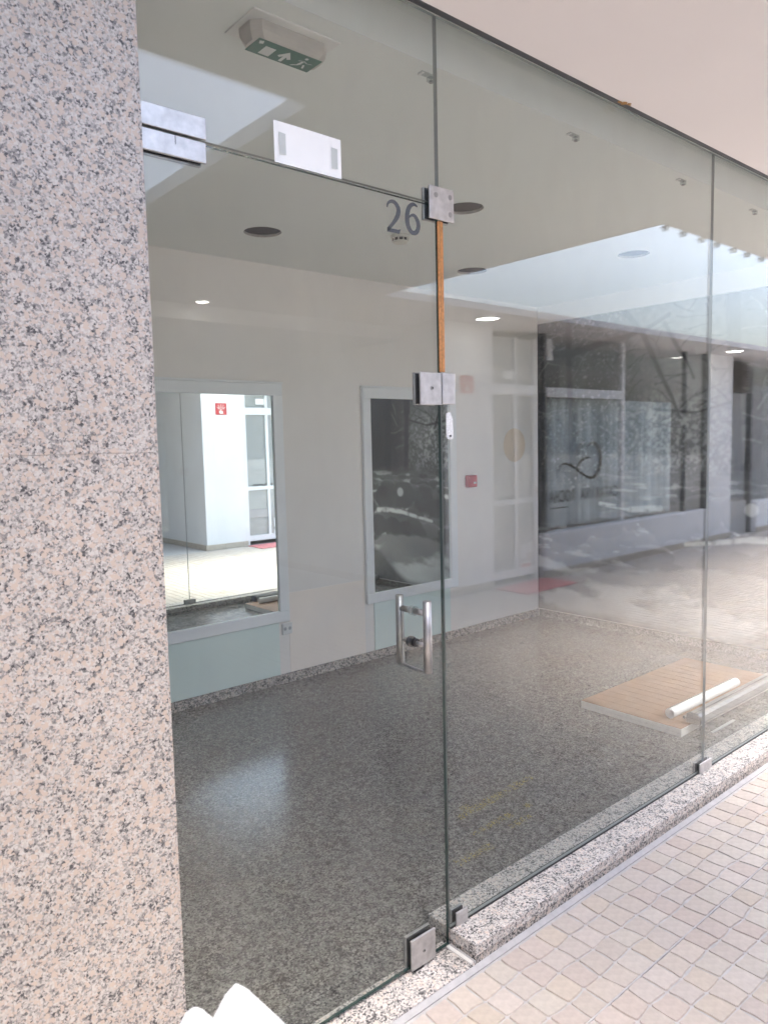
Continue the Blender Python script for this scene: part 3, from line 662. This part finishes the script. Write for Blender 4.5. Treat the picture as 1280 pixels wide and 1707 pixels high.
clip(p2, 2.988, 3.094, ZS+.0005, .110)
for v in p2.children: pass
# white notice taped to the transom
A = [px(456, 199, 1, -.007), px(568, 232, 1, -.007), px(569, 299, 1, -.007), px(459, 270, 1, -.007)]
t = thing('paper_notice', 'blank white paper sheet taped to the glass above the door', 'paper', (A[0].x, -.007, A[3].z))
x0, x1, z0, z1 = A[0].x, A[1].x, A[3].z+.001, A[0].z
pm = MB(); N = 10; L0 = []
for i in range(N+1):
    x = x0+(x1-x0)*i/N; L0.append([pm.bm.verts.new((x, -.0062-.0012*math.sin(math.pi*i/N)*k/4, z0+(z1-z0)*k/4)) for k in range(5)])
for i in range(N):
    for k in range(4): pm.bm.faces.new((L0[i][k], L0[i+1][k], L0[i+1][k+1], L0[i][k+1])).smooth = True
pm.build('sheet', 'paper', t)
for xa in (x0+.012, x1-.030):
    m_ = MB(); m_.poly([(xa, -.0082, z0+.018), (xa+.018, -.0082, z0+.020), (xa+.018, -.0082, z0+.066), (xa, -.0082, z0+.067)]); m_.build('tape_strip', 'tape', t)

# ================================================================== SHOP INTERIOR
# skirting of granite lengths
for k, (xa, xb) in enumerate(((-.6, .62), (.62, 1.84), (1.84, 3.06), (3.06, 4.28), (4.28, XC-.014))):
    m_ = MB(); m_.box(xa+.0008, xb-.0008, YB-.014, YB-.0005, ZF+.0005, ZF+.060, .0015); m_.build('skirting_length', 'granite_skirt', back)
for ya, yb in ((.095, 1.2), (1.2, YB-.015)):
    m_ = MB(); m_.box(XC-.013, XC-.0005, ya+.0008, yb-.0008, ZF+.0005, ZF+.060, .0015); m_.build('skirting_length', 'granite_floor', side)
# lighter lower wall area and pale green glass panels
m_ = MB(); m_.box(2.545, 3.160, YB-.0025, YB-.0004, .069, .575); m_.build('repainted_area', 'wall_patch', back)
def wall_mirror(x0, x1, label, plabel):
    z0, z1 = .405, 1.868; fwd = .068; y0, y1 = YB-.026, YB-.0005
    t = thing('wall_mirror', label, 'mirror', ((x0+x1)/2, YB, z0), 'framed mirrors on the back wall')
    for nm, bx in (('frame_top', (x0, x1, z1-fwd, z1)), ('frame_bottom', (x0, x1, z0, z0+fwd)), ('frame_side', (x0, x0+fwd, z0+fwd+.0004, z1-fwd-.0004)), ('frame_side', (x1-fwd, x1, z0+fwd+.0004, z1-fwd-.0004))):
        m_ = MB(); m_.box(bx[0], bx[1], y0, y1, bx[2], bx[3], .0025); m_.build(nm, 'frame', t)
    m_ = MB(); m_.box(x0+fwd-.004, x1-fwd+.004, y0+.014, y0+.018, z0+fwd-.004, z1-fwd+.004); m_.build('mirror_glass', 'mirror', t)
    m_ = MB(); m_.box(x0-.006, x1+.006, y0-.002, y1-.001, z1+.0005, z1+.014, .002); m_.build('frame_cap', 'frame', t)
    m_ = MB(); m_.box(x0+fwd+.004, x1-fwd-.002, YB-.008, YB-.0006, .0695, z0-.001, .001); tag(m_.build('glass_wall_panel', 'greenpanel'), plabel, 'panel', 'pale green panels below the mirrors')
wall_mirror(1.647, 2.537, 'grey framed wall mirror showing the bright gallery, beside the granite pillar', 'pale green glass panel under the mirror nearest the granite pillar')
wall_mirror(3.168, 4.058, 'grey framed wall mirror showing the dark river mural, behind the door edge', 'pale green glass panel under the mirror that shows the river mural')
t = thing('wall_socket', 'white double wall socket at the lower corner of the left mirror', 'socket', (2.525, YB, .355))
m_ = MB(); m_.box(2.488, 2.562, YB-.012, YB-.0026, .318, .390, .003); m_.build('faceplate', 'plate', t)
for x in (2.508, 2.542):
    m_ = MB(); m_.tube((x, YB-.0125, .354), (x, YB-.0119, .354), .011, 14); m_.build('outlet', 'alu', t)
q = px(782, 802, 1, YB)
t = thing('fire_call_point', 'small red fire alarm call point box right of the mirror behind the door edge', 'alarm button', (q.x, YB, q.z))
m_ = MB(); m_.box(q.x-.05, q.x+.05, YB-.04, YB-.0006, q.z-.045, q.z+.045, .006); m_.build('case', 'red', t)
m_ = MB(); m_.box(q.x+.005, q.x+.03, YB-.0425, YB-.0405, q.z-.02, q.z-.005); m_.build('button', 'signwhite', t)
q = px(857, 742, 1, YB)
m_ = MB(); m_.prism(circ(q.x, q.z, .135, 36), lambda a, b, h: (a, h, b), YB-.0015, YB-.0004); tag(m_.build('round_sticker', 'sticker'), 'pale orange round sticker right of the red alarm box', 'sticker')
# smoke detector
c = px(667, 399, 2, ZC-.02)
t = thing('smoke_detector', 'small white smoke detector on the ceiling behind the door number', 'smoke detector', (c.x, c.y, ZC))
m_ = MB(); m_.tube((c.x, c.y, ZC-.0005), (c.x, c.y, ZC-.016), .050, 28, .048); m_.build('base', 'plateoff', t)
m_ = MB(); m_.tube((c.x, c.y, ZC-.0162), (c.x, c.y, ZC-.030), .040, 28, .040); m_.build('sensor_ring', 'black', t)
m_ = MB(); m_.tube((c.x, c.y, ZC-.0302), (c.x, c.y, ZC-.040), .042, 28, .034)
for k in range(10):
    an = 2*math.pi*k/10; m_.tube((c.x+.0415*math.cos(an), c.y+.0415*math.sin(an), ZC-.0163), (c.x+.0415*math.cos(an), c.y+.0415*math.sin(an), ZC-.0301), .0035, 6)
m_.build('sensor_cap', 'plateoff', t)
# emergency exit luminaire
ZE = ZC
t = thing('exit_sign', 'aged emergency exit light with green strip and pale pictograms on the ceiling', 'exit sign', (1.18, .26, ZE))
m_ = MB(); m_.box(1.045, 1.315, .188, .335, ZE-.005, ZE-.0005, .0015); m_.build('back_plate', 'plate', t)
x0, x1, y0, y1, zb = 1.062, 1.300, .214, .312, ZE-.046
prof = [(x0+.0, 0), (x0+.022, 1), (x1-.022, 1), (x1, 0)]
m_ = MB()
def ring(f, z): 
    cx, cy = (x0+x1)/2, (y0+y1)/2; hx, hy = (x1-x0)/2*f[0], (y1-y0)/2*f[1]; ch = .022
    return [m_.bm.verts.new((cx+sx*hx-(sx*ch if k else 0), cy+sy*hy-(0 if k else sy*ch), z)) for sx, sy, k in ((-1, -1, 0), (-1, -1, 1), (1, -1, 1), (1, -1, 0), (1, 1, 0), (1, 1, 1), (-1, 1, 1), (-1, 1, 0))]
RR = [ring((1, 1), ZE-.0055), ring((1, 1), ZE-.018), ring((.985, .97), ZE-.029), ring((.94, .88), ZE-.039), ring((.89, .78), zb)]
for A, B in zip(RR, RR[1:]):
    for i in range(8): m_.bm.faces.new((A[i], A[(i+1) % 8], B[(i+1) % 8], B[i]))
m_.bm.faces.new(RR[-1]); body = m_.build('housing', 'housing', t)
cx, cy = (x0+x1)/2, (y0+y1)/2
gx0, gx1, gy0, gy1 = cx-.098, cx+.098, cy-.036, cy+.037
m_ = MB(); m_.box(gx0, gx1, gy0, gy1, zb-.0012, zb-.0002); m_.build('green_strip', 'green', t)
f = lambda a, b: (gx0+a*(gx1-gx0), gy0+b*(gy1-gy0), zb-.0018)
m_ = MB(); m_.poly([f(.17, .30), f(.33, .30), f(.33, .88), f(.17, .88)]); m_.build('pictogram_door', 'picto', t)
m_ = MB(); m_.poly([f(.515, .16), f(.62, .58), f(.575, .66), f(.54, .52), f(.54, .90), f(.49, .90), f(.49, .52), f(.455, .66), f(.41, .58)]); m_.build('pictogram_arrow', 'picto', t)
m_ = MB(); m_.ribbon([(.69, .88, .03), (.765, .72, .035), (.79, .42, .04)], f); m_.ribbon([(.775, .66, .035), (.845, .60, .035), (.875, .84, .03)], f); m_.ribbon([(.72, .44, .03), (.79, .36, .03), (.86, .46, .03), (.93, .40, .025)], f); m_.poly([f(.79+.026*math.cos(q), .18+.075*math.sin(q)) for q in [2*math.pi*k/10 for k in range(10)]]); m_.build('pictogram_runner', 'picto', t)
m_ = MB(); m_.poly([f(.03, .12), f(.09, .06), f(.11, .24), f(.06, .30)]); m_.build('pictogram_mark', 'picto', t)
# clear clips on the ceiling near the glass
for k, (cxp, cyp) in enumerate(((712, 127), (955, 227), (1135, 302), (1255, 352))):
    q = px(cxp, cyp, 2, ZC-.006)
    lab = ['clear plastic ceiling clip beside the upper end of the door joint', 'second clear ceiling clip from the door along the glass', 'clear ceiling clip left of the glass panel joint', 'clear ceiling clip right of the glass panel joint'][k]
    t = thing('ceiling_clip', lab, 'clip', (q.x, q.y, ZC), 'clear clips on the ceiling behind the glass')
    m_ = MB(); m_.box(q.x-.030, q.x+.026, q.y-.010, q.y+.010, ZC-.005, ZC-.0005, .001); m_.box(q.x+.004, q.x+.026, q.y-.009, q.y+.009, ZC-.018, ZC-.0055, .001); m_.build('block', 'plate' if False else 'clear', t)
    m_ = MB(); m_.tube((q.x+.015, q.y, ZC-.0150), (q.x+.015, q.y, ZC-.021), .006, 12); m_.build('screw', 'screw', t)
    m_ = MB(); m_.box(q.x-.030, q.x-.022, q.y-.010, q.y+.010, ZC-.0075, ZC-.0053); m_.build('lip', 'plate', t)
# board on the floor with roll, rods and blind cassette
ZB0, ZB1 = ZF+.0005, ZF+.044
a = px(966, 1168, 2, ZB1); b = px(1137, 1214, 2, ZB1)
t = thing('floor_board', 'orange brown board with pale edges lying on the shop floor', 'board', (4.0, .6, ZF))
bx0, bx1, by0, by1 = (a.x+b.x)/2, (a.x+b.x)/2+1.16, b.y, a.y
m_ = MB(); m_.box(bx0, bx1, by0, by1, ZB0, ZB1-.003, .001); m_.build('core', 'boardedge', t)
m_ = MB(); m_.box(bx0+.001, bx1-.001, by0+.001, by1-.001, ZB1-.0028, ZB1, .0008); m_.build('face', 'board', t)
a = px(1116, 1190, 2, ZB1+.026); b = px(1226, 1137, 2, ZB1+.026)
rr = .027
t = thing('paper_roll', 'white rolled paper tube lying on the brown board', 'roll', (a.x, a.y, ZB1))
sp_ = []
for i in range(90):
    an = i*.17; rad = rr*(1-.33*(i/89.0)**1.0) if i < 70 else rr*.67
    sp_.append((rad*math.cos(-an+1.0), rad*math.sin(-an+1.0)+rr))
m_ = MB(); dirv = (b-a); dirv.z = 0; Lr = dirv.length; dirv.normalize(); nv = Vector((-dirv.y, dirv.x, 0))
rows = []
for q, h in ((0, 0), (1, Lr)):
    rows.append([m_.bm.verts.new(Vector((a.x, a.y, ZB1+.0006))+dirv*h+nv*p[0]+Vector((0, 0, p[1]))) for p in sp_])
for i in range(len(sp_)-1): m_.bm.faces.new((rows[0][i], rows[0][i+1], rows[1][i+1], rows[1][i])).smooth = True
m_.build('sheet', 'paper', t)
m_ = MB(); m_.tube((a.x+.05, a.y-.050, ZB1+.008), (a.x+.95, a.y-.060, ZB1+.008), .0075, 12); tag(m_.build('thin_rod', 'alu2'), 'thin pale rod beside the paper roll on the board', 'rod', 'rods on the board')
m_ = MB(); m_.tube((a.x+.16, a.y-.072, ZB1+.007), (a.x+1.0, a.y-.082, ZB1+.007), .0065, 12); tag(m_.build('thin_rod', 'alu'), 'thin grey rod between the paper roll and the blind cassette', 'rod', 'rods on the board')
c0 = px(1152, 1196, 2, ZB1+.03); 
t = thing('blind_cassette', 'long grey roller blind cassette with dark end cap lying by the glass', 'blind cassette', (c0.x, .3, ZF))
cyy = by0-.012; zc0 = ZB1+.001
prof = [(cyy-.030, 0), (cyy-.034, .012), (cyy-.032, .040), (cyy-.018, .052), (cyy+.022, .054), (cyy+.034, .046), (cyy+.034, 0)]
m_ = MB(); m_.prism([(y_, zc0+z_) for y_, z_ in prof], lambda a, b, h: (h, a, b), c0.x+.004, XC-.02); m_.build('profile', 'alu2', t)
m_ = MB(); m_.prism([(cyy+(y_-cyy)*1.06, zc0+(z_)*1.04) for y_, z_ in prof], lambda a, b, h: (h, a, b), c0.x-.010, c0.x+.003); m_.build('end_cap', 'darkframe', t)
m_ = MB(); m_.box(c0.x+.004, XC-.02, cyy-.004, cyy-.001, zc0+.0545, zc0+.0565); m_.build('groove', 'darkframe', t)
m_ = MB(); m_.box(c0.x+.05, c0.x+.30, by0-.085, by0-.07, ZF+.0005, ZF+.006, .001); tag(m_.build('loose_bracket', 'alu'), 'flat grey metal strip on the floor in front of the blind cassette', 'bracket')
# faded yellow lettering residue on the floor
t = thing('lettering_residue', 'faded yellow lettering residue on the granite floor right of the door', 'residue', (2.2, .4, ZF))
for (xa, ya), (xb, yb), hgt, n in (((768, 1362), (886, 1294), .020, 12), ((786, 1392), (884, 1340), .016, 9), ((848, 1380), (884, 1358), .016, 4), ((760, 1440), (822, 1408), .016, 8), ((768, 1368), (778, 1340), .02, 2)):
    A, B = px(xa, ya, 2, ZF+.0012), px(xb, yb, 2, ZF+.0012)
    for k in range(n):
        if random.random() < .18: continue
        c = A+(B-A)*((k+.5)/n); l = (B-A).length/n*.42*random.uniform(.7, 1.2); h = hgt*random.uniform(.8, 1.5)
        m_ = MB(); m_.poly([(c.x-l, c.y-h, ZF+.0012), (c.x+l, c.y-h*.8, ZF+.0012), (c.x+l*.9, c.y+h, ZF+.0012), (c.x-l*.8, c.y+h*.9, ZF+.0012)]); m_.build('letter_trace', 'stain', t)

# ------------------------------------------------------------------ river mural on the right wall (flat print)
NU, NZ = 330, 400; UW = YB-.10; Z0, Z1 = .072, 2.44
U, Z = np.meshgrid(np.linspace(0, UW, NU), np.linspace(Z0, Z1, NZ), indexing='ij')
def vnoise(x, y, seed):
    r = np.random.RandomState(seed).rand(64, 64); xi, yi = np.floor(x).astype(int), np.floor(y).astype(int); fx, fy = x-xi, y-yi
    fx, fy = fx*fx*(3-2*fx), fy*fy*(3-2*fy); g_ = lambda a, b: r[a % 64, b % 64]
    return (g_(xi, yi)*(1-fx)+g_(xi+1, yi)*fx)*(1-fy)+(g_(xi, yi+1)*(1-fx)+g_(xi+1, yi+1)*fx)*fy
def fbm(x, y, seed, o=5): return sum(vnoise(x*2**k, y*2**k, seed+k)*.5**k for k in range(o))/sum(.5**k for k in range(o))
sm = lambda e0, e1, x: np.clip((x-e0)/(e1-e0), 0, 1)**2*(3-2*np.clip((x-e0)/(e1-e0), 0, 1))
def seg(pts, wd):
    """soft mask of a polyline with width tapering along it"""
    mk = np.zeros_like(U); n = len(pts)-1
    for k, ((ua, za), (ub, zb_)) in enumerate(zip(pts, pts[1:])):
        w_ = wd*(1-.6*k/n); du, dz = ub-ua, zb_-za; tt = np.clip(((U-ua)*du+(Z-za)*dz)/(du*du+dz*dz), 0, 1)
        dd = np.hypot(U-ua-tt*du, Z-za-tt*dz); mk = np.maximum(mk, 1-sm(w_*.6, w_*1.2, dd))
    return mk
n1 = fbm(U*6, Z*6, 11); n2 = fbm(U*22, Z*22, 23); n3 = vnoise(U*70, Z*70, 31); n4 = vnoise(U*120, Z*120, 37)
# forest
val = .05+.05*n1+.05*(fbm(U*26, Z*5, 41)-.4)
thin = np.exp(-((U-1.25)/.45)**2)*sm(1.2, 1.9, Z)              # lighter sky through the twigs
val = val+thin*.16*(.4+n2)
fol = np.exp(-((U-1.2)/.4)**2)*sm(1.1, 1.3, Z)*(1-sm(1.6, 1.9, Z))
val = val+fol*.38*sm(.45, .8, n3*.6+n2*.5)
leaf = sm(.74, .84, n3*.7+n4*.35)*np.exp(-((U-.45)/.5)**2)*sm(.95, 1.3, Z)
val = val+leaf*.30
val = val*(1-.55*sm(1.45, 1.8, U)*sm(.95, 1.1, Z))
rb = np.random.RandomState(5)
for k in range(130):                                            # twigs
    ua, za = rb.uniform(.1, 1.9), rb.uniform(1.5, 2.4); an = rb.uniform(-1.0, 1.0)+(math.pi if rb.rand() < .5 else 0); L = rb.uniform(.1, .4); pts = [(ua, za)]
    for q in range(4): an += rb.uniform(-.35, .35); pts.append((pts[-1][0]+L/4*math.cos(an), pts[-1][1]+L/4*math.sin(an)))
    mk = seg(pts, .005); tone = .03 if rb.rand() < .72 else .22; val = val*(1-mk)+tone*mk
for pts, wd in (([(.10, 2.18), (.35, 2.17), (.6, 2.22), (.8, 2.24), (1.0, 2.29), (1.15, 2.36)], .035), ([(.80, 2.43), (.95, 2.25), (1.03, 2.08), (1.10, 1.93), (1.18, 1.78), (1.24, 1.63)], .026), ([(1.12, 2.3), (1.22, 2.12), (1.28, 2.04), (1.34, 1.9)], .018), ([(1.6, 2.43), (1.63, 1.8), (1.66, 1.2)], .05), ([(1.9, 2.43), (1.92, 1.7), (1.93, 1.1)], .06), ([(.3, 2.4), (.32, 1.8), (.33, 1.3)], .03), ([(1.05, 1.7), (1.35, 1.66), (1.6, 1.72)], .012)):
    mk = seg(pts, wd); val = val*(1-mk)+.028*mk
# river among boulders
riv = sm(.5, .56, Z)*(1-sm(1.16, 1.26, Z+.06*(n1-.5)))*np.maximum(sm(.50, .72, U+.2*(n1-.5)), 1-sm(.68, .82, Z))
streak = fbm(U*5, Z*40, 61); water = .12+.36*sm(.52, .70, streak+.12*(n2-.5))
val = val*(1-riv)+water*riv
for k in range(95):
    uu, zz = rb.uniform(.05, 2.3), rb.uniform(.62, 1.24); s_ = .05+.16*(1.25-zz)*rb.uniform(.5, 1.3); asp = rb.uniform(.32, .6)
    if uu > 1.3: s_ *= 1.25
    rr_ = np.hypot((U-uu)/s_, (Z-zz)/(s_*asp))+.35*(n2-.5); mk = (1-sm(.92, 1.0, rr_))*riv
    tone = rb.uniform(.05, .13)+.08*sm(0, 1, (Z-zz)/(s_*asp))*n1; val = val*(1-mk)+tone*mk
    rim = sm(.9, .98, rr_)*(1-sm(1.0, 1.12, rr_))*sm(.0, .5, (Z-zz)/(s_*asp))*riv; val = val+rim*.10
# mid boulders in front
for uu, zz, su, sz in ((1.72, .97, .20, .15), (1.42, .94, .14, .13), (1.98, .93, .17, .12), (2.1, .64, .15, .11), (1.88, .62, .13, .115), (1.68, .60, .13, .11), (1.50, .58, .13, .10), (1.18, .85, .20, .10), (.98, .60, .24, .085), (.62, .80, .18, .08), (.30, .72, .20, .09), (1.2, .52, .12, .06)):
    rr_ = np.hypot((U-uu)/su, (Z-zz)/sz)**1.0+.28*(n1-.5)+.2*(n2-.5); mk = 1-sm(.93, 1.02, rr_); val = val*(1-mk)+(.035+.06*n1)*mk
mk = (1-sm(.8, 1.0, np.hypot((U-1.75)/.05, (Z-1.0)/.05)))*.45; val = val+mk
foam = np.maximum(seg([(2.1, .80), (1.95, .81), (1.75, .80), (1.5, .76), (1.3, .73)], .03), seg([(1.1, .98), (.85, .96), (.6, .99)], .025))*sm(.3, .6, streak*.6+n2*.5); val = np.maximum(val, foam*.78)
# long-exposure fall
top = .50-.06*np.sin(U*3)+.10*(n1-.5); fall = 1-sm(top, top+.03, Z)
silk = .40+.30*fbm(U*3+Z*1.2, Z*5-U*1.5, 71)+.10*np.exp(-((U-.9)/.5)**2)
dk = sm(.45, .62, fbm(U*2.2+1.3, Z*6, 77)); silk = (.78+.35*sm(1.1, 1.6, U))*silk*(1-.62*dk)
val = val*(1-fall)+silk*fall
low = 1-sm(-.06, .04, Z-(.10+.32*sm(1.6, 2.25, U))); val = val*(1-low)+(.06+.08*n2)*low
val = np.where(Z > 1.15, val*1.0, val*1.25); val = np.clip(val, .025, .85)
ys = YB-.001-U
for _ in range(2):                                              # print softness
    P_ = np.pad(val, 1, mode='edge'); val = .5*val+.125*(P_[:-2, 1:-1]+P_[2:, 1:-1]+P_[1:-1, :-2]+P_[1:-1, 2:])
V = np.stack([np.full(U.size, XC-.003), ys.ravel(), Z.ravel()], 1)
idx = np.arange(NU*NZ).reshape(NU, NZ); F = np.stack([idx[:-1, :-1], idx[:-1, 1:], idx[1:, 1:], idx[1:, :-1]], -1).reshape(-1, 4)
mt = thing('wall_mural', 'black and white river and forest mural covering the shop side wall', 'mural', (XC, YB/2, Z0))
V = V-np.array(WL[mt]); me = bpy.data.meshes.new('print'); me.from_pydata(V.tolist(), [], F.tolist()); me.update()
color_attr(me, np.stack([val.ravel()*.97, val.ravel(), val.ravel()*.985], 1)); me.materials.append(M['mural'])
o = bpy.data.objects.new('print', me); COL.objects.link(o); o.parent = mt
m_ = MB(); m_.box(XC-.0026, XC-.0006, YB-.002-UW, YB-.002, Z0, Z1); m_.build('backing_sheet', 'darkframe', mt)

# ------------------------------------------------------------------ white leaflets in front, near the camera
def ray(u, v, t): return CAM+(rt*((u-PW/2)/FPX)-up*((v-PH/2)/FPX)+fw)*t
base = ray(380, 1990, .56)
lf_t = thing('leaflet_stand', 'overexposed white folded leaflets poking in at the bottom edge', 'leaflets', (base.x, base.y, 0))
for pts, t0, t1 in (([(285, 1740), (312, 1688), (326, 1679), (338, 1684), (358, 1702), (392, 1760), (392, 1985), (285, 1985)], .56, .575), ([(330, 1770), (345, 1722), (376, 1660), (394, 1640), (411, 1649), (470, 1703), (500, 1740), (500, 1985), (335, 1985)], .55, .553)):
    m_ = MB(); A = [m_.bm.verts.new(ray(u, v, t0-(v-1640)*.0005)) for u, v in pts]; B = [m_.bm.verts.new(ray(u, v, t0-(v-1640)*.0005)-Vector((0, 0, .002))) for u, v in pts]; n = len(pts)
    for i in range(n): m_.bm.faces.new((A[i], A[(i+1) % n], B[(i+1) % n], B[i]))
    m_.bm.faces.new(A[::-1]); m_.bm.faces.new(B); m_.build('leaflet', 'leaflet', lf_t)
zb_ = base.z
m_ = MB(); m_.box(base.x-.06, base.x+.08, base.y-.05, base.y+.05, zb_-.02, zb_-.0, .004); m_.tube((base.x, base.y, .02), (base.x, base.y, zb_-.019), .012); m_.tube((base.x, base.y, .0), (base.x, base.y, .02), .15, 32); m_.build('stand', 'plate', lf_t)
print('stones near', len(near), 'field verts', len(SV))
